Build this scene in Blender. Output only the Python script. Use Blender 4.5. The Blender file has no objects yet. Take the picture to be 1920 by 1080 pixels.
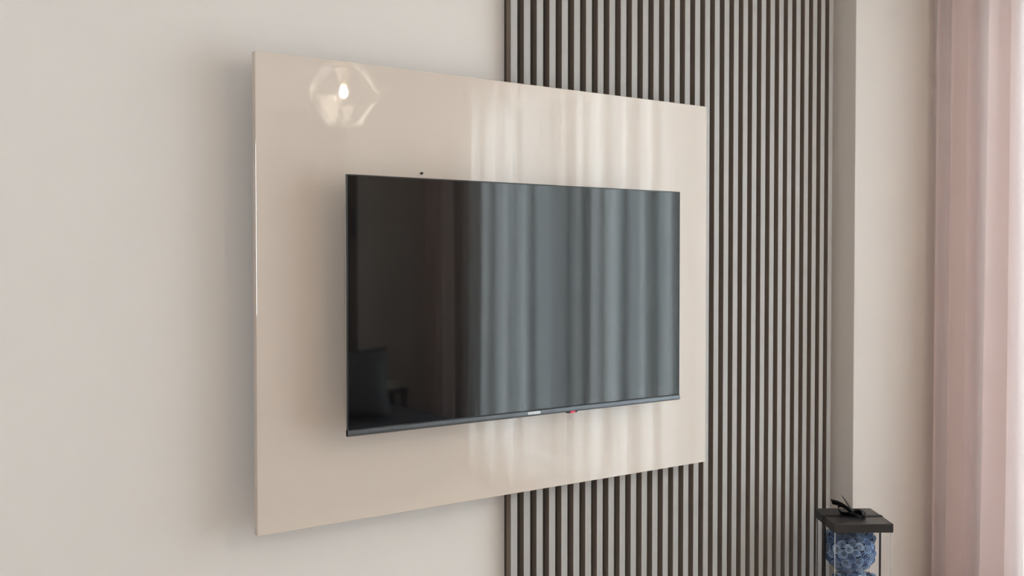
import bpy, bmesh, math, random
from mathutils import Vector, Matrix
random.seed(7)
S = bpy.context.scene
COL = S.collection
PI = math.pi

# ------------------------------------------------------------------ camera
cam_d = bpy.data.cameras.new('camera')
cam = bpy.data.objects.new('camera', cam_d)
COL.objects.link(cam)
S.camera = cam
cam_d.sensor_width = 36.0
cam_d.lens = 1763.2 * 36 / 1920
cam_d.shift_y = -20.07 / 1920
cam_d.clip_start = 0.02
cam.location = (0.0, -2.0044, 1.40)
cam.rotation_euler = (PI / 2 - 0.0202, 0, -0.5879)

# ------------------------------------------------------------------ daylight
SKY = 4.2
w = bpy.data.worlds.new('overcast_sky')
S.world = w
w.use_nodes = True
bg = w.node_tree.nodes['Background']
bg.inputs['Color'].default_value = (0.80, 0.91, 1.0, 1)
bg.inputs['Strength'].default_value = SKY

X_WIN = 3.22          # inner face of the window wall
CEIL = 2.70
X_LEFT, Y_REAR = -2.3, -4.2
WY0, WY1, WZ0, WZ1 = -3.45, -0.33, 0.08, 2.48      # window opening


def portal(name, loc, rot, sx, sy):
    d = bpy.data.lights.new(name, 'AREA')
    d.shape = 'RECTANGLE'
    d.size, d.size_y = sx, sy
    d.cycles.is_portal = True
    o = bpy.data.objects.new(name, d)
    o.location, o.rotation_euler = loc, rot
    COL.objects.link(o)
    return o


RX0, RX1, RZ0, RZ1 = -2.0, -0.52, 0.90, 2.30              # smaller rear-wall window, added to brighten the left of the room
portal('added_rear_daylight', ((RX0 + RX1) / 2, Y_REAR - 0.2, (RZ0 + RZ1) / 2), (PI / 2, 0, 0), RX1 - RX0, RZ1 - RZ0)
portal('window_daylight', (X_WIN + 0.26, (WY0 + WY1) / 2, (WZ0 + WZ1) / 2), (0, PI / 2, 0), WZ1 - WZ0, WY1 - WY0)

S.view_settings.view_transform = 'Standard'
S.view_settings.look = 'None'
S.view_settings.gamma = 1.0
S.view_settings.use_curve_mapping = False
S.view_settings.exposure = 1.76
S.cycles.transparent_max_bounces = 32


# ------------------------------------------------------------------ materials
def srgb(r, g, b):
    f = lambda c: (c / 255 / 12.92) if c / 255 <= 0.04045 else ((c / 255 + 0.055) / 1.055) ** 2.4
    return (f(r), f(g), f(b), 1)


def mat(name, col, rough=0.6, metal=0.0, spec=0.5, coat=0.0, bump=None, var=None, emit=None):
    m = bpy.data.materials.new(name)
    m.use_nodes = True
    nt = m.node_tree
    p = nt.nodes['Principled BSDF']
    p.inputs['Base Color'].default_value = col
    p.inputs['Roughness'].default_value = rough
    p.inputs['Metallic'].default_value = metal
    p.inputs['Specular IOR Level'].default_value = spec
    p.inputs['Coat Weight'].default_value = coat
    p.inputs['Coat Roughness'].default_value = 0.03
    if emit:
        p.inputs['Emission Color'].default_value = emit[0]
        p.inputs['Emission Strength'].default_value = emit[1]
    if bump or var:
        tc = nt.nodes.new('ShaderNodeTexCoord')
        mp = nt.nodes.new('ShaderNodeMapping')
        nt.links.new(tc.outputs['Object'], mp.inputs['Vector'])
        nz = nt.nodes.new('ShaderNodeTexNoise')
        nz.inputs['Detail'].default_value = 5
        nt.links.new(mp.outputs['Vector'], nz.inputs['Vector'])
        if bump:
            nz.inputs['Scale'].default_value = bump[0]
            b = nt.nodes.new('ShaderNodeBump')
            b.inputs['Strength'].default_value = bump[1]
            b.inputs['Distance'].default_value = bump[2]
            nt.links.new(nz.outputs['Fac'], b.inputs['Height'])
            nt.links.new(b.outputs['Normal'], p.inputs['Normal'])
        if var:                                # (stretch, scale, amount)
            mp2 = nt.nodes.new('ShaderNodeMapping')
            mp2.inputs['Scale'].default_value = var[0]
            nt.links.new(tc.outputs['Object'], mp2.inputs['Vector'])
            n2 = nt.nodes.new('ShaderNodeTexNoise')
            n2.inputs['Scale'].default_value = var[1]
            n2.inputs['Detail'].default_value = 6
            nt.links.new(mp2.outputs['Vector'], n2.inputs['Vector'])
            mx = nt.nodes.new('ShaderNodeMix')
            mx.data_type = 'RGBA'
            a = var[2]
            mx.inputs[6].default_value = (col[0] * (1 - a), col[1] * (1 - a), col[2] * (1 - a), 1)
            mx.inputs[7].default_value = (min(1, col[0] * (1 + a)), min(1, col[1] * (1 + a)), min(1, col[2] * (1 + a)), 1)
            nt.links.new(n2.outputs['Fac'], mx.inputs[0])
            nt.links.new(mx.outputs[2], p.inputs['Base Color'])
    return m


def cloth_mat(name, col, transp, transl, weave=700):
    """sheer fabric: open weave (transparent) + fibres that scatter light both ways"""
    m = bpy.data.materials.new(name)
    m.use_nodes = True
    nt = m.node_tree
    nt.nodes.clear()
    out = nt.nodes.new('ShaderNodeOutputMaterial')
    tr = nt.nodes.new('ShaderNodeBsdfTransparent')
    tl = nt.nodes.new('ShaderNodeBsdfTranslucent')
    df = nt.nodes.new('ShaderNodeBsdfDiffuse')
    m1 = nt.nodes.new('ShaderNodeMixShader')
    m2 = nt.nodes.new('ShaderNodeMixShader')
    tl.inputs['Color'].default_value = col
    df.inputs['Color'].default_value = col
    m1.inputs[0].default_value = transl
    nt.links.new(df.outputs[0], m1.inputs[1])
    nt.links.new(tl.outputs[0], m1.inputs[2])
    m2.inputs[0].default_value = transp
    nt.links.new(m1.outputs[0], m2.inputs[1])
    nt.links.new(tr.outputs[0], m2.inputs[2])
    nt.links.new(m2.outputs[0], out.inputs[0])
    return m


def clear_mat(name, col, gloss, rough=0.0, haze=0.0):
    m = bpy.data.materials.new(name)
    m.use_nodes = True
    nt = m.node_tree
    nt.nodes.clear()
    out = nt.nodes.new('ShaderNodeOutputMaterial')
    tr = nt.nodes.new('ShaderNodeBsdfTransparent')
    tr.inputs[0].default_value = col
    gl = nt.nodes.new('ShaderNodeBsdfGlossy')
    gl.inputs['Roughness'].default_value = rough
    fr = nt.nodes.new('ShaderNodeFresnel')
    fr.inputs[0].default_value = gloss
    mx = nt.nodes.new('ShaderNodeMixShader')
    if gloss > 1:
        nt.links.new(fr.outputs[0], mx.inputs[0])
    else:
        mx.inputs[0].default_value = gloss
    nt.links.new(tr.outputs[0], mx.inputs[1])
    nt.links.new(gl.outputs[0], mx.inputs[2])
    last = mx
    if haze:
        tl = nt.nodes.new('ShaderNodeBsdfTranslucent')
        df = nt.nodes.new('ShaderNodeBsdfDiffuse')
        a = nt.nodes.new('ShaderNodeMixShader')
        nt.links.new(tl.outputs[0], a.inputs[1])
        nt.links.new(df.outputs[0], a.inputs[2])
        b = nt.nodes.new('ShaderNodeMixShader')
        b.inputs[0].default_value = haze
        nt.links.new(mx.outputs[0], b.inputs[1])
        nt.links.new(a.outputs[0], b.inputs[2])
        last = b
    nt.links.new(last.outputs[0], out.inputs[0])
    return m


M = {
    'wall': mat('warm_white_paint', srgb(223, 213, 207), 0.85, spec=0.25, bump=(220, 0.06, 0.002)),
    'ceiling': mat('ceiling_paint', srgb(236, 233, 228), 0.9, spec=0.2),
    'floor': mat('oak_laminate', srgb(178, 152, 126), 0.45, var=((1, 12, 1), 3, 0.25)),
    'panel': mat('gloss_cream_lacquer', srgb(213, 196, 184), 0.012, spec=1.0),
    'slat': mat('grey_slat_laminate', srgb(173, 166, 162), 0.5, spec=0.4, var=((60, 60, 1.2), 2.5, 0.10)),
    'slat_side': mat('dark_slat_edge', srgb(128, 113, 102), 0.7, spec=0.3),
    'felt': mat('dark_felt_backing', srgb(78, 68, 62), 0.95, spec=0.1),
    'screen': mat('black_glass_screen', (0.004, 0.004, 0.0045, 1), 0.035, spec=0.95),
    'tv_black': mat('black_plastic', (0.012, 0.012, 0.013, 1), 0.35),
    'tv_edge': mat('satin_silver_edge', (0.45, 0.45, 0.43, 1), 0.5, metal=0.2),
    'chin': mat('brushed_graphite', (0.125, 0.13, 0.14, 1), 0.33, metal=0.85, var=((1, 400, 400), 2, 0.08)),
    'logo': mat('white_print', srgb(232, 234, 238), 0.35),
    'red': mat('red_standby_light', srgb(150, 25, 45), 0.4, emit=((0.6, 0.03, 0.08, 1), 0.25)),
    'steel': mat('black_steel', (0.03, 0.03, 0.03, 1), 0.4, metal=0.5),
    'white': mat('white_upvc', srgb(240, 240, 238), 0.35),
    'batten': mat('raw_batten', srgb(150, 130, 105), 0.8),
    'box_card': mat('black_card', srgb(50, 48, 50), 0.36, spec=0.5, bump=(900, 0.05, 0.0005)),
    'ribbon': mat('black_satin', srgb(16, 16, 20), 0.45, spec=0.4),
    'bear_core': mat('navy_foam', srgb(44, 60, 96), 0.9),
    'rose_a': mat('steel_blue_foam', srgb(134, 158, 196), 0.7, var=((1, 1, 1), 60, 0.2)),
    'rose_b': mat('slate_blue_foam', srgb(98, 126, 172), 0.7, var=((1, 1, 1), 60, 0.2)),
    'rose_c': mat('pale_blue_foam', srgb(170, 190, 218), 0.7, var=((1, 1, 1), 60, 0.2)),
    'bow_white': mat('white_satin', srgb(240, 240, 242), 0.35),
    'acetate': clear_mat('clear_acetate', (0.988, 0.99, 0.992, 1), 0.03, 0.02, haze=0.012),
    'pane': clear_mat('window_glass', (0.94, 0.96, 0.95, 1), 1.45),
    'sheer': cloth_mat('white_sheer_voile', (0.93, 0.92, 0.91, 1), 0.40, 0.62),
    'pink': cloth_mat('dusty_pink_voile', srgb(247, 232, 229), 0.13, 0.56),
    'shade': clear_mat('clear_faceted_acrylic', (0.97, 0.97, 0.97, 1), 1.2, 0.05, haze=0.012),
    'shade_glint': clear_mat('glint_faceted_acrylic', (0.97, 0.97, 0.97, 1), 1.3, 0.1, haze=0.22),  # milky haze mimics clear facets lit up by refraction
    'bulb': mat('lit_bulb', (1, 1, 1, 1), 0.4, emit=((1.0, 0.83, 0.63, 1), 230)),
    'brass': mat('brushed_brass', (0.55, 0.42, 0.25, 1), 0.35, metal=1.0),
    'sofa': mat('charcoal_upholstery', srgb(92, 92, 96), 0.95, bump=(400, 0.3, 0.002)),
    'cushion': mat('dark_grey_cushion', srgb(84, 82, 82), 0.9, bump=(500, 0.3, 0.002)),
    'oak': mat('dark_oak', srgb(86, 64, 50), 0.5, var=((8, 8, 0.8), 4, 0.25)),
    'console': mat('matt_white_lacquer', srgb(225, 221, 214), 0.4),
    'paper': mat('book_pages', srgb(225, 218, 204), 0.8),
    'book_a': mat('pale_book_cover', srgb(205, 200, 192), 0.5),
    'book_b': mat('grey_book_cover', srgb(150, 150, 152), 0.5),
    'track': mat('white_track', srgb(235, 235, 233), 0.4),
}


# ------------------------------------------------------------------ mesh helpers
def bm_box(bm, lo, hi, mi=0):
    vs = [bm.verts.new((x, y, z)) for z in (lo[2], hi[2]) for y in (lo[1], hi[1]) for x in (lo[0], hi[0])]
    fs = []
    for q in ((0, 2, 3, 1), (4, 5, 7, 6), (0, 1, 5, 4), (2, 6, 7, 3), (0, 4, 6, 2), (1, 3, 7, 5)):
        f = bm.faces.new([vs[i] for i in q])
        f.material_index = mi
        fs.append(f)
    return fs


def link(name, me, parent=None):
    o = bpy.data.objects.new(name, me)
    COL.objects.link(o)
    if parent:
        o.parent = parent
    return o


def from_bm(name, bm, mats, parent=None, smooth=False):
    bmesh.ops.recalc_face_normals(bm, faces=bm.faces)
    me = bpy.data.meshes.new(name)
    bm.to_mesh(me)
    bm.free()
    for m in (mats if isinstance(mats, (list, tuple)) else [mats]):
        me.materials.append(m)
    if smooth:
        for p in me.polygons:
            p.use_smooth = True
    return link(name, me, parent)


def bevel(bm, width, seg=2):
    bmesh.ops.bevel(bm, geom=list(bm.edges), offset=width, segments=seg, profile=0.5, affect='EDGES', clamp_overlap=True)


def box(name, lo, hi, m, parent=None, bev=0.0, seg=2):
    """a box whose mesh is centred on its own origin; coordinates are relative to the parent"""
    c = Vector([(a + b) / 2 for a, b in zip(lo, hi)])
    bm = bmesh.new()
    bm_box(bm, Vector(lo) - c, Vector(hi) - c)
    if bev:
        bevel(bm, bev, seg)
    o = from_bm(name, bm, m, parent)
    o.location = c
    return o


def empty(name, loc, rz=0.0):
    o = bpy.data.objects.new(name, None)
    o.location = loc
    o.rotation_euler = (0, 0, rz)
    COL.objects.link(o)
    return o


def tag(o, label=None, cat=None, group=None, kind=None):
    if label: o['label'] = label
    if cat: o['category'] = cat
    if group: o['group'] = group
    if kind: o['kind'] = kind
    return o


def struct(o, label=None):
    return tag(o, label, None, None, 'structure')


def lathe(bm, prof, seg=24, c=(0, 0, 0)):
    rings = []
    for r, z in prof:
        rings.append([bm.verts.new((c[0] + r * math.cos(2 * PI * i / seg), c[1] + r * math.sin(2 * PI * i / seg), c[2] + z)) for i in range(seg)])
    for a, b in zip(rings[:-1], rings[1:]):
        for i in range(seg):
            bm.faces.new((a[i], a[(i + 1) % seg], b[(i + 1) % seg], b[i]))
    bm.faces.new(rings[0][::-1])
    bm.faces.new(rings[-1])


def strip(bm, pts, width_vec, thick_fn=None):
    """ribbon: a band along pts, width_vec(i) gives half width vector"""
    prev = None
    for i, p in enumerate(pts):
        wv = width_vec(i) if callable(width_vec) else width_vec
        a, b = bm.verts.new(Vector(p) - wv), bm.verts.new(Vector(p) + wv)
        if prev:
            bm.faces.new((prev[0], prev[1], b, a))
        prev = (a, b)


# ------------------------------------------------------------------ room shell
T = 0.2
XO = X_WIN + 0.26
struct(box('floor', (X_LEFT - T, Y_REAR - T, -0.1), (XO, T, 0.0), M['floor']), 'light oak laminate floor of the room')
struct(box('ceiling', (X_LEFT - T, Y_REAR - T, CEIL), (XO, T, CEIL + 0.1), M['ceiling']), 'plain white ceiling')
struct(box('wall_front', (X_LEFT - T, 0.0, 0.0), (XO, T, CEIL), M['wall']), 'warm white painted wall behind the television')
struct(box('wall_left', (X_LEFT - T, Y_REAR, 0.0), (X_LEFT, 0.0, CEIL), M['wall']), 'plain warm white wall opposite the window')
bm = bmesh.new()
bm_box(bm, (X_LEFT - T, Y_REAR - T, 0), (RX0, Y_REAR, CEIL))
bm_box(bm, (RX1, Y_REAR - T, 0), (XO, Y_REAR, CEIL))
bm_box(bm, (RX0, Y_REAR - T, 0), (RX1, Y_REAR, RZ0))
bm_box(bm, (RX0, Y_REAR - T, RZ1), (RX1, Y_REAR, CEIL))
struct(from_bm('wall_rear', bm, M['wall']), 'plain warm white wall behind the sofa')
# the pier that stands proud of the wall between slats and window
struct(box('wall_corner', (2.605, -0.0905, 0.0), (XO, 0.0, CEIL), M['wall'], bev=0.002), 'pale wall pier between the grey slats and the pink curtain')
bm = bmesh.new()
bm_box(bm, (X_WIN, Y_REAR, 0), (XO, WY0, CEIL))
bm_box(bm, (X_WIN, WY1, 0), (XO, -0.0905, CEIL))
bm_box(bm, (X_WIN, WY0, WZ1), (XO, WY1, CEIL))
bm_box(bm, (X_WIN, WY0, 0), (XO, WY1, WZ0))
struct(from_bm('wall_right', bm, M['wall']), 'wall with the tall curtained window')

# window: frame, three sashes each with pane and handle
win = struct(empty('window_1', (X_WIN + 0.16, (WY0 + WY1) / 2, WZ0)), 'tall white three-part window behind the sheer curtain')
hw = (WY1 - WY0) / 2
hh = WZ1 - WZ0


def ring_frame(name, y0, y1, z0, z1, wd, d, m, parent, bev=0.004):
    bm = bmesh.new()
    bm_box(bm, (-d, y0, z0), (d, y1, z0 + wd))
    bm_box(bm, (-d, y0, z1 - wd), (d, y1, z1))
    bm_box(bm, (-d, y0, z0 + wd), (d, y0 + wd, z1 - wd))
    bm_box(bm, (-d, y1 - wd, z0 + wd), (d, y1, z1 - wd))
    return from_bm(name, bm, m, parent)


ring_frame('window_frame', -hw, hw, 0, hh, 0.045, 0.035, M['white'], win)
sw = (2 * hw - 0.09) / 3
for k in range(3):
    y0 = -hw + 0.045 + k * sw
    sash = ring_frame('sash', y0 + 0.002, y0 + sw - 0.002, 0.047, hh - 0.047, 0.06, 0.03, M['white'], win)
    box('pane', (-0.008, y0 + 0.06, 0.105), (0.008, y0 + sw - 0.06, hh - 0.105), M['pane'], sash)
    box('handle', (-0.06, y0 + 0.025, 1.0), (-0.03, y0 + 0.045, 1.13), M['white'], sash, bev=0.004)

# smaller window behind the camera, added as fill for the dim left wall
win2 = struct(empty('added_window', ((RX0 + RX1) / 2, Y_REAR - 0.14, RZ0)), 'small white window added behind the camera to brighten the room')
win2.rotation_euler = (0, 0, -PI / 2)
rw, rh = (RX1 - RX0) / 2, RZ1 - RZ0
ring_frame('window_frame', -rw, rw, 0, rh, 0.045, 0.035, M['white'], win2)
for k in range(2):
    y0 = -rw + 0.045 + k * (rw - 0.045)
    y1 = y0 + rw - 0.045
    sash = ring_frame('sash', y0 + 0.002, y1 - 0.002, 0.047, rh - 0.047, 0.055, 0.03, M['white'], win2)
    box('pane', (-0.008, y0 + 0.055, 0.10), (0.008, y1 - 0.055, rh - 0.10), M['pane'], sash)

# skirting
struct(box('baseboard_left', (X_LEFT, Y_REAR + 0.015, 0), (X_LEFT + 0.015, -0.015, 0.08), M['white'], bev=0.003), 'white skirting of the left wall')
struct(box('baseboard_front', (X_LEFT, -0.015, 0), (1.28, 0, 0.08), M['white'], bev=0.003), 'white skirting below the television wall')
struct(box('baseboard_rear', (X_LEFT, Y_REAR, 0), (X_WIN, Y_REAR + 0.015, 0.08), M['white'], bev=0.003), 'white skirting of the rear wall')

# ------------------------------------------------------------------ slat cladding
PITCH, X0S, SWD, SD, BACK = 0.0399, 1.3224, 0.0205, 0.020, 0.010
NS = 32
clad = tag(empty('slat_cladding', (X0S, 0, 0)), 'vertical grey slat cladding with dark grooves on the wall beside the pier', 'wall cladding')
box('backing_board', (-SWD / 2, -BACK, 0.001), ((NS - 1) * PITCH + SWD / 2, 0.0, CEIL - 0.001), M['felt'], clad)
bm = bmesh.new()
for f in bm_box(bm, (-SWD / 2, -SD / 2, -CEIL / 2 + 0.001), (SWD / 2, SD / 2, CEIL / 2 - 0.001)):
    pass
vert_front = [e for e in bm.edges if all(v.co.y < 0 for v in e.verts) and abs(e.verts[0].co.z - e.verts[1].co.z) > 1]
bmesh.ops.bevel(bm, geom=vert_front, offset=0.0012, segments=2, profile=0.5, affect='EDGES')
bm.faces.ensure_lookup_table()
bmesh.ops.recalc_face_normals(bm, faces=bm.faces)
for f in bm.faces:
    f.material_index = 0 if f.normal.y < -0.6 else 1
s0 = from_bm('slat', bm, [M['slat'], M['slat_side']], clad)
for k in range(NS):
    s = s0 if k == 0 else s0.copy()
    if k:
        COL.objects.link(s)
        s.parent = clad
    s.location = (k * PITCH, -BACK - SD / 2, CEIL / 2)

# ------------------------------------------------------------------ gloss panel behind the television
PX0, PX1, PZ0, PZ1 = 0.6424, 1.9482, 0.8178, 1.8308
pcx, pcz = (PX0 + PX1) / 2, (PZ0 + PZ1) / 2
pan = tag(empty('tv_back_panel', (pcx, -0.07, PZ0)), 'large glossy cream wall panel holding the television', 'wall panel')
W2 = (PX1 - PX0) / 2
box('board', (-W2, -0.010, 0), (W2, 0.010, PZ1 - PZ0), M['panel'], pan, bev=0.0012)
for zz in (0.18, 0.78):
    box('batten', (-W2 + 0.2, 0.010, zz), (0.0, 0.07, zz + 0.06), M['batten'], pan)
    box('batten', (0.06, 0.010, zz), (W2 - 0.2, 0.04, zz + 0.06), M['batten'], pan)
bm = bmesh.new()
lathe(bm, [(0.0025, 0), (0.0032, 0.001), (0.0030, 0.004), (0.0012, 0.006)], 14)
o = from_bm('screw_cap', bm, M['tv_black'], pan, True)
o.location = (1.0313 - pcx, -0.010, 1.5959 - PZ0)
o.rotation_euler = (PI / 2, 0, 0)

# ------------------------------------------------------------------ television
TX0, TX1, TZ0, TZ1 = 0.8152, 1.7782, 1.0195, 1.5785
tcx = (TX0 + TX1) / 2
tv = tag(empty('television', (tcx, -0.15, TZ0)), 'wide flat black television with reflections of the curtains, mounted on the cream panel', 'television')
TW, TH, CH = (TX1 - TX0) / 2, TZ1 - TZ0, 0.0148
box('screen', (-TW + 0.0025, 0.0006, CH), (TW - 0.0025, 0.006, TH - 0.0025), M['screen'], tv)
bm = bmesh.new()
bm_box(bm, (-TW, 0, TH - 0.0025), (TW, 0.005, TH))
bm_box(bm, (-TW, 0, 0.0), (-TW + 0.0025, 0.005, TH - 0.0025))
bm_box(bm, (TW - 0.0025, 0, 0.0), (TW, 0.005, TH - 0.0025))
from_bm('bezel', bm, M['tv_black'], tv)
bm = bmesh.new()
bm_box(bm, (-TW, 0.005, 0.004), (TW, 0.008, TH))
from_bm('rear_frame', bm, M['tv_edge'], tv)
# chin: slightly rounded bar
bm = bmesh.new()
prof = [(0.005, CH - 0.0008), (0.0, CH - 0.0010), (-0.0022, CH - 0.003), (-0.0032, 0.006), (-0.0030, 0.0028), (0.0, 0.0), (0.008, 0.0), (0.008, CH - 0.0008)]
L = [bm.verts.new((-TW, y, z)) for y, z in prof]
R = [bm.verts.new((TW, y, z)) for y, z in prof]
n = len(prof)
for i in range(n):
    bm.faces.new((L[i], L[(i + 1) % n], R[(i + 1) % n], R[i]))
bm.faces.new(L)
bm.faces.new(R[::-1])
chin = from_bm('chin', bm, M['chin'], tv)
# the small white wordmark (too small to read in the photograph): a row of letter-height strokes
bm = bmesh.new()
lx, lw = 1.2800 - tcx, 0.0370
kinds = [1, 2, 2, 1, 2, 2, 1]
step = lw / 7
for i, k in enumerate(kinds):
    x = lx + i * step
    g = step * 0.84
    bm_box(bm, (x, -0.0037, 0.0046), (x + g * 0.36, -0.0028, 0.0112))
    if k == 1:
        bm_box(bm, (x + g * 0.64, -0.0037, 0.0046), (x + g, -0.0028, 0.0112))
        bm_box(bm, (x + g * 0.36, -0.0037, 0.0070), (x + g * 0.64, -0.0028, 0.0090))
    else:
        for z in (0.0046, 0.0071, 0.0096):
            bm_box(bm, (x + g * 0.36, -0.0037, z), (x + g, -0.0028, z + 0.0016))
from_bm('wordmark', bm, M['logo'], chin)
# receiver nub with standby light
bm = bmesh.new()
nx = 1.4060 - tcx
pr = [(nx - 0.006, 0.0005), (nx - 0.003, -0.0035), (nx + 0.024, -0.0035), (nx + 0.030, 0.0005)]
A = [bm.verts.new((x, 0.001, z)) for x, z in pr]
B = [bm.verts.new((x, 0.010, z)) for x, z in pr]
for i in range(4):
    bm.faces.new((A[i], A[(i + 1) % 4], B[(i + 1) % 4], B[i]))
bm.faces.new(A[::-1]); bm.faces.new(B)
nub = from_bm('receiver', bm, M['tv_black'], tv)
box('standby_light', (nx + 0.004, -0.0012, -0.0032), (nx + 0.019, 0.0012, 0.0016), M['red'], nub, bev=0.0008)
# housing and bracket at the back
bm = bmesh.new()
fr = [(-TW + 0.10, 0.06), (TW - 0.10, 0.06), (TW - 0.10, TH - 0.10), (-TW + 0.10, TH - 0.10)]
bk = [(-TW + 0.14, 0.09), (TW - 0.14, 0.09), (TW - 0.14, TH - 0.15), (-TW + 0.14, TH - 0.15)]
A = [bm.verts.new((x, 0.008, z)) for x, z in fr]
B = [bm.verts.new((x, 0.045, z)) for x, z in bk]
for i in range(4):
    bm.faces.new((A[i], A[(i + 1) % 4], B[(i + 1) % 4], B[i]))
bm.faces.new(A[::-1]); bm.faces.new(B)
from_bm('rear_housing', bm, M['tv_black'], tv)
br = box('wall_bracket', (-0.22, 0.060, 0.16), (0.22, 0.070, 0.40), M['steel'], tv)
for sx in (-0.15, 0.15):
    a = box('bracket_arm', (sx - 0.015, 0.045, 0.13), (sx + 0.015, 0.060, 0.43), M['steel'], tv)

# ------------------------------------------------------------------ curtains


def curtain(name, y0, y1, xc, z0, z1, m, waves, amp, seed, sway=0.0, ny=420, nz=26, lap=0.55):
    """hanging pleated cloth along the window; folds drift and widen towards the hem"""
    rnd = random.Random(seed)
    ph = [rnd.uniform(0, 2 * PI) for _ in range(8)]
    am = [rnd.uniform(0.6, 1.25) for _ in range(64)]
    bm = bmesh.new()
    rows = []
    for j in range(nz + 1):
        t = j / nz                         # 0 top, 1 hem
        z = z1 + (z0 - z1) * t
        row = []
        for i in range(ny + 1):
            u = i / ny
            uu = u + 0.018 * math.sin(2 * PI * u * 2.3 + ph[0]) + 0.012 * math.sin(2 * PI * u * 5.1 + ph[1]) + 0.006 * t * math.sin(2 * PI * u * 3.1 + ph[2])
            a = 2 * PI * waves * uu
            k = int(uu * waves) % 64
            fr_ = uu * waves - math.floor(uu * waves)
            loc = am[k] * (1 - fr_) + am[(k + 1) % 64] * fr_
            x = amp * loc * (0.72 + 0.4 * t) * (math.sin(a) + 0.28 * math.sin(2 * a + ph[3]) + 0.12 * math.sin(3 * a + ph[4] + t * 0.6))
            x += 0.006 * t * math.sin(2 * PI * u * 1.7 + ph[5])
            y = y0 + (y1 - y0) * u + amp * lap * loc * math.sin(2 * a + ph[6]) * (0.7 + 0.3 * t)
            y += sway * t * t * (1 - u)
            row.append(bm.verts.new((x, y, z)))
        rows.append(row)
    for a, b in zip(rows[:-1], rows[1:]):
        for i in range(ny):
            bm.faces.new((a[i], a[i + 1], b[i + 1], b[i]))
    o = from_bm(name, bm, m, None, True)
    o.location = (xc, 0, 0)
    return o


sheer = curtain('sheer_curtain', -3.56, -0.30, 3.145, 0.02, CEIL - 0.035, M['sheer'], 16, 0.040, 23, ny=1500, lap=1.0)
tag(sheer, 'long white sheer curtain across the bright window', 'curtain')
pk = curtain('pink_curtain', -0.120, -0.545, 3.012, 0.02, CEIL - 0.035, M['pink'], 3.3, 0.044, 5, sway=0.0, ny=260)
tag(pk, 'dusty pink curtain gathered beside the pale wall pier', 'curtain')
pk2 = curtain('pink_curtain', -3.87, -3.52, 3.010, 0.02, CEIL - 0.035, M['pink'], 3.4, 0.030, 9, ny=260)
tag(pk2, 'dusty pink curtain gathered at the far window end near the sofa', 'curtain')
tr = tag(empty('curtain_track', (3.08, -1.9, CEIL)), 'white double curtain track fixed under the ceiling', 'curtain track')
for xx in (-0.07, 0.07):
    box('rail', (xx - 0.012, -2.05, -0.022), (xx + 0.012, 1.79, 0.0), M['track'], tr)

# ------------------------------------------------------------------ pendant lamp (seen mirrored in the panel)
LZ = 2.222
lamp = tag(empty('pendant_lamp', (1.915, -2.545, LZ)), 'faceted clear pendant lamp with lit bulb, mirrored in the cream panel', 'lamp')
bm = bmesh.new()
NF = 12
rings = [(0.055, 0.158, 0), (0.128, 0.105, 0.5), (0.176, 0.020, 0), (0.172, -0.030, 0.5), (0.100, -0.128, 0), (0.092, -0.152, 0)]
vr = [[bm.verts.new((r * math.cos(2 * PI * (i + off) / NF), r * math.sin(2 * PI * (i + off) / NF), z)) for i in range(NF)] for r, z, off in rings]
rl = random.Random(4)
for j, (a, b) in enumerate(zip(vr[:-1], vr[1:])):
    for i in range(NF):
        k = (i + 1) % NF
        if rings[j][2] == rings[j + 1][2]:
            fs = [bm.faces.new((a[i], a[k], b[k], b[i]))]
        elif rings[j][2] == 0:
            fs = [bm.faces.new((a[i], a[k], b[i])), bm.faces.new((a[k], b[k], b[i]))]
        else:
            fs = [bm.faces.new((a[i], b[k], b[i])), bm.faces.new((a[i], a[k], b[k]))]
        for f in fs:
            f.material_index = 1 if rl.random() < (0.5 if j == 4 else 0.3 if j == 3 else 0.12) else 0  # random facets, more of them low down, take the glint haze
shade = from_bm('lamp_shade', bm, [M['shade'], M['shade_glint']], lamp)
bm = bmesh.new()
lathe(bm, [(0.062, 0.152), (0.064, 0.168), (0.02, 0.172)], 20)
from_bm('shade_collar', bm, M['brass'], lamp, False)
bm = bmesh.new()
lathe(bm, [(0.016, 0.040), (0.018, 0.10), (0.018, 0.172)], 18)
from_bm('socket', bm, M['brass'], lamp, True)
bm = bmesh.new()
lathe(bm, [(0.003, -0.022), (0.011, -0.018), (0.018, -0.008), (0.0205, 0.004), (0.018, 0.018), (0.012, 0.034), (0.011, 0.042)], 22)
from_bm('bulb', bm, M['bulb'], lamp, True)
bm = bmesh.new()
lathe(bm, [(0.003, 0.17), (0.003, CEIL - LZ - 0.02)], 10)
from_bm('cord', bm, M['tv_black'], lamp, True)
bm = bmesh.new()
lathe(bm, [(0.05, CEIL - LZ - 0.025), (0.055, CEIL - LZ - 0.012), (0.055, CEIL - LZ)], 24)
from_bm('ceiling_rose', bm, M['brass'], lamp, False)

# ------------------------------------------------------------------ low console carrying the gift box
con = tag(empty('media_console', (1.75, -0.235, 0)), 'low matt white media console below the television panel', 'console')
box('body', (-0.86, -0.195, 0.05), (0.84, 0.20, 0.26), M['console'], con, bev=0.003)
for k in range(3):
    d = box('door', (-0.85 + k * 0.565, -0.212, 0.06), (-0.85 + k * 0.565 + 0.557, -0.195, 0.25), M['console'], con, bev=0.002)
    h = box('handle', (-0.06, -0.018, -0.012), (0.06, -0.0085, 0.0), M['steel'], d, bev=0.002)
for sx in (-0.78, 0.76):
    for sy in (-0.15, 0.15):
        box('leg', (sx - 0.02, sy - 0.02, 0), (sx + 0.02, sy + 0.02, 0.05), M['steel'], con)

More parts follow.
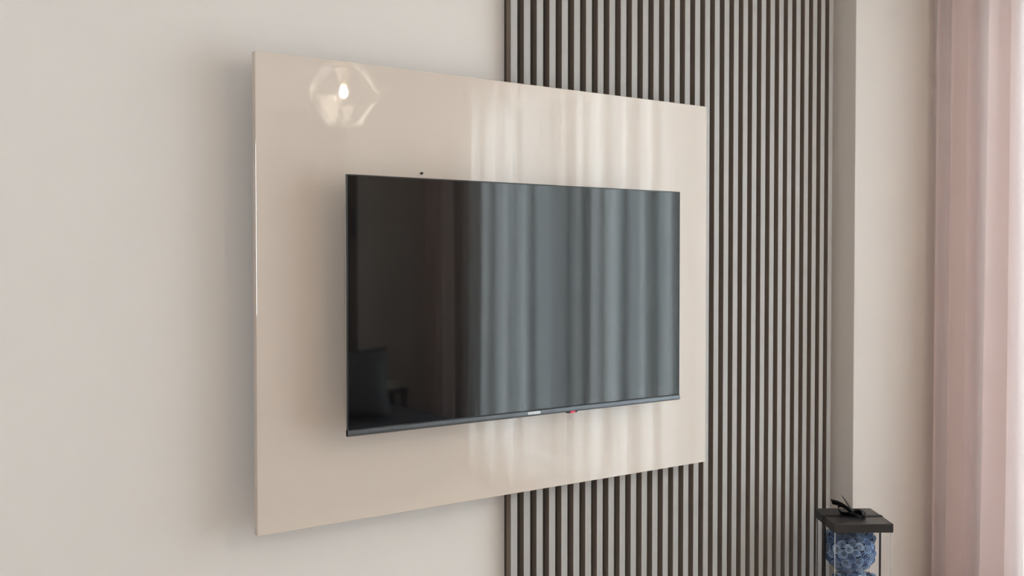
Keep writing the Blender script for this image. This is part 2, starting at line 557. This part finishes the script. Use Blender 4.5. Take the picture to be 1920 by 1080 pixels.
# ------------------------------------------------------------------ gift box
BX, BY, BA, BS, BZ0, BZ1 = 2.4298, -0.2194, -0.5815, 0.0880, 0.26, 0.62
gb = tag(empty('gift_box', (BX, BY, BZ0), BA), 'clear gift box with black lid and black ribbon bow', 'gift box')
H = BZ1 - BZ0
LT = 0.026                       # lid height
lid = box('lid', (-BS, -BS, H - LT), (BS, BS, H), M['box_card'], gb, bev=0.0015)
box('base', (-BS + 0.002, -BS + 0.002, 0), (BS - 0.002, BS - 0.002, 0.03), M['box_card'], gb, bev=0.0015)
I = BS - 0.0055
for a_ in range(4):                      # thin clear film, one sheet for each side
    bm = bmesh.new()
    bm.faces.new([bm.verts.new(v) for v in ((-I + 0.0005, 0, 0.03), (I - 0.0005, 0, 0.03), (I - 0.0005, 0, H - LT), (-I + 0.0005, 0, H - LT))])
    p_ = from_bm('pane', bm, M['acetate'], gb)
    p_.rotation_euler = (0, 0, a_ * PI / 2)
    p_.location = Matrix.Rotation(a_ * PI / 2, 3, 'Z') @ Vector((0, -I, 0))
fold_m = mat('acetate_fold', srgb(214, 216, 218), 0.25)
for sx in (-1, 1):
    for sy in (-1, 1):
        box('pane_fold', (sx * I - 0.0008, sy * I - 0.0008, 0.03), (sx * I + 0.0008, sy * I + 0.0008, H - LT), fold_m, gb)
# ribbon round the box, left to right over the lid
rib = bmesh.new()
hwid = Vector((0, 0.0075, 0))
e = 0.0012
pts = [(-I - e, 0, 0.0), (-I - e, 0, H - LT - 0.004), (-BS - e, 0, H - LT), (-BS - e, 0, H), (-BS, 0, H + e), (0, 0, H + e), (BS, 0, H + e), (BS + e, 0, H), (BS + e, 0, H - LT), (I + e, 0, H - LT - 0.004), (I + e, 0, 0.0)]
strip(rib, pts, hwid)
rb = from_bm('ribbon', rib, M['ribbon'], gb)
sm = rb.modifiers.new('thick', 'SOLIDIFY'); sm.thickness = 0.0008; sm.offset = 0
# bow: knot, two loops, two tails


def ribbon_part(name, pts, wv, parent):
    bm = bmesh.new()
    strip(bm, pts, wv)
    o = from_bm(name, bm, M['ribbon'], parent, True)
    q = o.modifiers.new('thick', 'SOLIDIFY'); q.thickness = 0.0009; q.offset = 0
    return o


def loop_pts(ang, length, lift, n=18):
    d = Vector((math.cos(ang), math.sin(ang), 0))
    out = []
    for i in range(n + 1):
        t = i / n
        s = math.sin(PI * t)
        out.append(d * length * s ** 0.9 + Vector((0, 0, H + 0.008 + lift * s + 0.011 * math.sin(2 * PI * t))))
    return out


def perp(ang, hwid, tilt=0.0):
    return Vector((-math.sin(ang) * hwid * math.cos(tilt), math.cos(ang) * hwid * math.cos(tilt), hwid * math.sin(tilt)))


bow = ribbon_part('bow_loop', loop_pts(2.75, 0.042, 0.012), perp(2.75, 0.012, 0.6), gb)
ribbon_part('bow_loop', loop_pts(-0.75, 0.034, -0.001), perp(-0.75, 0.012, -0.4), gb)


def tail(ang, length, z_end, bend, n=12):
    out = []
    for i in range(n + 1):
        t = i / n
        a = ang + bend * t
        out.append(Vector((math.cos(a) * length * t, math.sin(a) * length * t, H + 0.010 + (z_end) * t + 0.005 * math.sin(PI * t))))
    return out


ribbon_part('bow_tail', tail(2.35, 0.062, 0.026, 0.3), perp(2.4, 0.0120, 0.9), gb)
ribbon_part('bow_tail', tail(2.0, 0.050, 0.034, -0.2), perp(2.0, 0.0125, 0.7), gb)
ribbon_part('bow_tail', tail(-1.15, 0.036, -0.006, 0.35), perp(-1.1, 0.0105, 0.25), gb)
ribbon_part('bow_tail', tail(-0.55, 0.042, -0.004, -0.3), perp(-0.5, 0.0125, 0.6), gb)
bm = bmesh.new()
bmesh.ops.create_icosphere(bm, subdivisions=2, radius=0.0125)
for v in bm.verts:
    v.co.z *= 0.75
k = from_bm('bow_knot', bm, M['ribbon'], gb, True)
k.location = (0.0, 0, H + 0.009)

# ------------------------------------------------------------------ rose bear inside the box
bear = tag(empty('rose_bear', (BX, BY, BZ0 + 0.031), BA), 'blue teddy bear made of foam roses inside the clear box', 'teddy bear')
blobs = [('head', (-0.004, 0.012, 0.218), (0.067, 0.056, 0.055)), ('ear', (-0.056, 0.020, 0.258), (0.016, 0.013, 0.018)), ('ear', (0.054, 0.016, 0.256), (0.017, 0.013, 0.018)),
         ('torso', (0, 0, 0.095), (0.058, 0.052, 0.068)), ('arm', (-0.052, -0.018, 0.115), (0.017, 0.022, 0.040)), ('arm', (0.052, -0.018, 0.115), (0.017, 0.022, 0.040)),
         ('leg', (-0.036, -0.034, 0.026), (0.025, 0.034, 0.025)), ('leg', (0.036, -0.034, 0.026), (0.025, 0.034, 0.025))]
bm = bmesh.new()
for nm, c, r in blobs:
    bmesh.ops.create_icosphere(bm, subdivisions=2, radius=1.0, matrix=Matrix.Translation(c) @ Matrix.Diagonal((r[0], r[1], r[2], 1)))
core = from_bm('body', bm, M['bear_core'], bear, True)


def rose_mesh(name, m, seed):
    """a foam rose, +Z outward, radius about 1: a spiral bud with two rings of curled petals"""
    rnd = random.Random(seed)
    bm = bmesh.new()
    # petals wound as one spiral wall that leans out and curls at the rim; rim height waves petal by petal
    prev = None
    turns, nn = 2.9, 38
    for i in range(nn + 1):
        t = i / nn
        a = t * 2 * PI * turns + seed
        r = 0.13 + 0.80 * t
        wave = abs(math.sin(a * (2.3 - 0.8 * t) + seed))
        top = 0.98 - 0.46 * t + 0.10 * wave
        rr = r * (0.92 + 0.12 * wave)
        lo = bm.verts.new((r * 0.72 * math.cos(a), r * 0.72 * math.sin(a), 0.02))
        mi = bm.verts.new((rr * math.cos(a), rr * math.sin(a), top))
        hi = bm.verts.new(((rr + 0.10 + 0.05 * t) * math.cos(a), (rr + 0.10 + 0.05 * t) * math.sin(a), top - 0.05 - 0.05 * t))
        if prev:
            bm.faces.new((prev[0], lo, mi, prev[1]))
            bm.faces.new((prev[1], mi, hi, prev[2]))
        prev = (lo, mi, hi)
    me = bpy.data.meshes.new(name)
    bm.to_mesh(me)
    bm.free()
    me.materials.append(m)
    for p in me.polygons:
        p.use_smooth = True
    return me


RM = [rose_mesh('rose', M[k], i * 1.7) for i, k in enumerate(('rose_a', 'rose_b', 'rose_c', 'rose_a', 'rose_b'))]


def place_roses(c, r, count, size, skip):
    """even spread of roses over an ellipsoid; skip(p) drops those inside neighbouring volumes"""
    out = []
    for i in range(count):
        z = 1 - 2 * (i + 0.5) / count
        a = i * PI * (3 - math.sqrt(5))
        q = math.sqrt(1 - z * z)
        nrm = Vector((q * math.cos(a), q * math.sin(a), z))
        p = Vector((c[0] + r[0] * nrm.x, c[1] + r[1] * nrm.y, c[2] + r[2] * nrm.z))
        g = Vector((nrm.x / r[0], nrm.y / r[1], nrm.z / r[2])).normalized()
        if skip(p):
            continue
        out.append((p, g, size * random.uniform(0.85, 1.15)))
    return out


def inside(p, which):
    for j in which:
        _, c, r = blobs[j]
        if sum(((p[i] - c[i]) / r[i]) ** 2 for i in range(3)) < 0.9:
            return True
    return False


spots = place_roses(blobs[0][1], blobs[0][2], 92, 0.0155, lambda p: inside(p, (1, 2, 3)))
spots += place_roses(blobs[1][1], blobs[1][2], 13, 0.0115, lambda p: inside(p, (0,)))
spots += place_roses(blobs[2][1], blobs[2][2], 13, 0.0115, lambda p: inside(p, (0,)))
spots += place_roses(blobs[3][1], blobs[3][2], 90, 0.0135, lambda p: inside(p, (0, 4, 5, 6, 7)))
for j, cnt in ((4, 22), (5, 22), (6, 22), (7, 22)):
    spots += place_roses(blobs[j][1], blobs[j][2], cnt, 0.0125, lambda p: inside(p, (0, 3)))
print('roses', len(spots))
for i, (p, g, s) in enumerate(spots[:290]):
    o = bpy.data.objects.new('rose', RM[i * 7 % 5])
    COL.objects.link(o)
    o.parent = bear
    q = g.to_track_quat('Z', 'Y')
    o.rotation_mode = 'QUATERNION'
    o.rotation_quaternion = q
    o.location = p - g * s * 0.25
    o.scale = (s, s, s * 0.95)
# white neck ribbon
bm = bmesh.new()
n = 40
ptsn = []
for i in range(n + 1):
    a = 2 * PI * i / n
    ptsn.append((0.056 * math.cos(a), 0.052 * math.sin(a) - 0.004 + 0.006, 0.146))
strip(bm, ptsn, Vector((0, 0, 0.006)))
nr = from_bm('neck_ribbon', bm, M['bow_white'], bear, True)
q = nr.modifiers.new('thick', 'SOLIDIFY'); q.thickness = 0.001
for sgn in (-1, 1):
    bm = bmesh.new()
    lp = []
    for i in range(15):
        t = i / 14
        lp.append(Vector((0.012 + sgn * 0.030 * math.sin(PI * t) ** 0.9, -0.070 - 0.004 * math.sin(PI * t), 0.146 + 0.009 * math.sin(2 * PI * t))))
    strip(bm, lp, Vector((0, 0.006, 0.002)))
    o = from_bm('neck_bow', bm, M['bow_white'], nr, True)

# ------------------------------------------------------------------ furniture behind the camera, mirrored in the screen
so = tag(empty('sofa', (2.20, -3.45, 0)), 'charcoal upholstered sofa mirrored dimly in the television screen', 'sofa')
box('base', (-0.95, -0.42, 0.08), (0.62, 0.45, 0.28), M['sofa'], so, bev=0.02)
box('seat_cushion', (-0.93, -0.40, 0.28), (-0.16, 0.44, 0.45), M['sofa'], so, bev=0.035, seg=4)
box('seat_cushion', (-0.15, -0.40, 0.28), (0.60, 0.44, 0.45), M['sofa'], so, bev=0.035, seg=4)
box('armrest', (-1.15, -0.42, 0.08), (-0.95, 0.45, 0.62), M['sofa'], so, bev=0.04, seg=4)
for sx in (-1.08, 0.55):
    for sy in (-0.36, 0.39):
        box('leg', (sx - 0.025, sy - 0.025, 0), (sx + 0.025, sy + 0.025, 0.08), M['oak'], so)


def pillow(name, w_, h_, d_, loc, rot, m, label):
    bm = bmesh.new()
    nn = 14
    grid = {}
    for s in (-1, 1):
        for i in range(nn + 1):
            for j in range(nn + 1):
                u, v = -1 + 2 * i / nn, -1 + 2 * j / nn
                th = ((1 - u ** 4) * (1 - v ** 4)) ** 0.5 if abs(u) < 1 and abs(v) < 1 else 0
                pin = 1 - 0.07 * (1 - abs(u)) * abs(v) - 0.07 * (1 - abs(v)) * abs(u)
                grid[s, i, j] = bm.verts.new((u * w_ / 2 * pin, s * d_ / 2 * th, v * h_ / 2 * pin))
        for i in range(nn):
            for j in range(nn):
                bm.faces.new((grid[s, i, j], grid[s, i + 1, j], grid[s, i + 1, j + 1], grid[s, i, j + 1]))
    bmesh.ops.remove_doubles(bm, verts=bm.verts, dist=0.0005)
    o = from_bm(name, bm, m, None, True)
    o.location, o.rotation_euler = loc, rot
    return tag(o, label, 'cushion')


pillow('cushion', 0.50, 0.42, 0.15, (2.22, -3.33, 0.665), (0.20, 0.0, 0.12), M['cushion'], 'dark grey cushion standing on the sofa, mirrored in the screen')
st = tag(empty('side_table', (2.74, -4.0, 0)), 'small dark wooden side table behind the sofa', 'side table')
box('table_top', (-0.17, -0.15, 0.50), (0.17, 0.08, 0.53), M['oak'], st, bev=0.004)
for sx in (-0.15, 0.15):
    for sy in (-0.13, 0.06):
        box('leg', (sx - 0.015, sy - 0.015, 0), (sx + 0.015, sy + 0.015, 0.50), M['oak'], st)
for (dz, hgt, wd, mm, lab) in ((0.53, 0.035, 0.26, 'book_a', 'pale hardback book lying on the side table under another'), (0.565, 0.032, 0.20, 'book_b', 'grey hardback book lying topmost on the side table')):
    b = tag(empty('book', (2.735, -4.02, dz), 0.08), lab, 'book', 'books on the side table')
    box('cover', (-wd / 2, -0.09, 0), (wd / 2, 0.085, 0.003), M[mm], b)
    box('cover', (-wd / 2, -0.09, hgt - 0.003), (wd / 2, 0.085, hgt), M[mm], b)
    box('spine', (-wd / 2, -0.093, 0), (wd / 2, -0.09, hgt), M[mm], b)
    box('pages', (-wd / 2 + 0.004, -0.089, 0.003), (wd / 2 - 0.004, 0.081, hgt - 0.003), M['paper'], b)
wr = tag(empty('tall_cabinet', (2.33, Y_REAR + 0.24, 0)), 'tall narrow dark oak cabinet against the wall behind the sofa', 'cabinet')
box('body', (-0.21, -0.22, 0.0), (0.21, 0.05, 2.35), M['oak'], wr, bev=0.004)
for z0, z1 in ((0.05, 0.90), (0.91, 2.33)):
    d = box('door', (-0.205, 0.05, z0), (0.205, 0.07, z1), M['oak'], wr, bev=0.003)
    box('handle', (0.165, 0.010, -0.10), (0.181, 0.03, 0.10), M['steel'], d, bev=0.003)
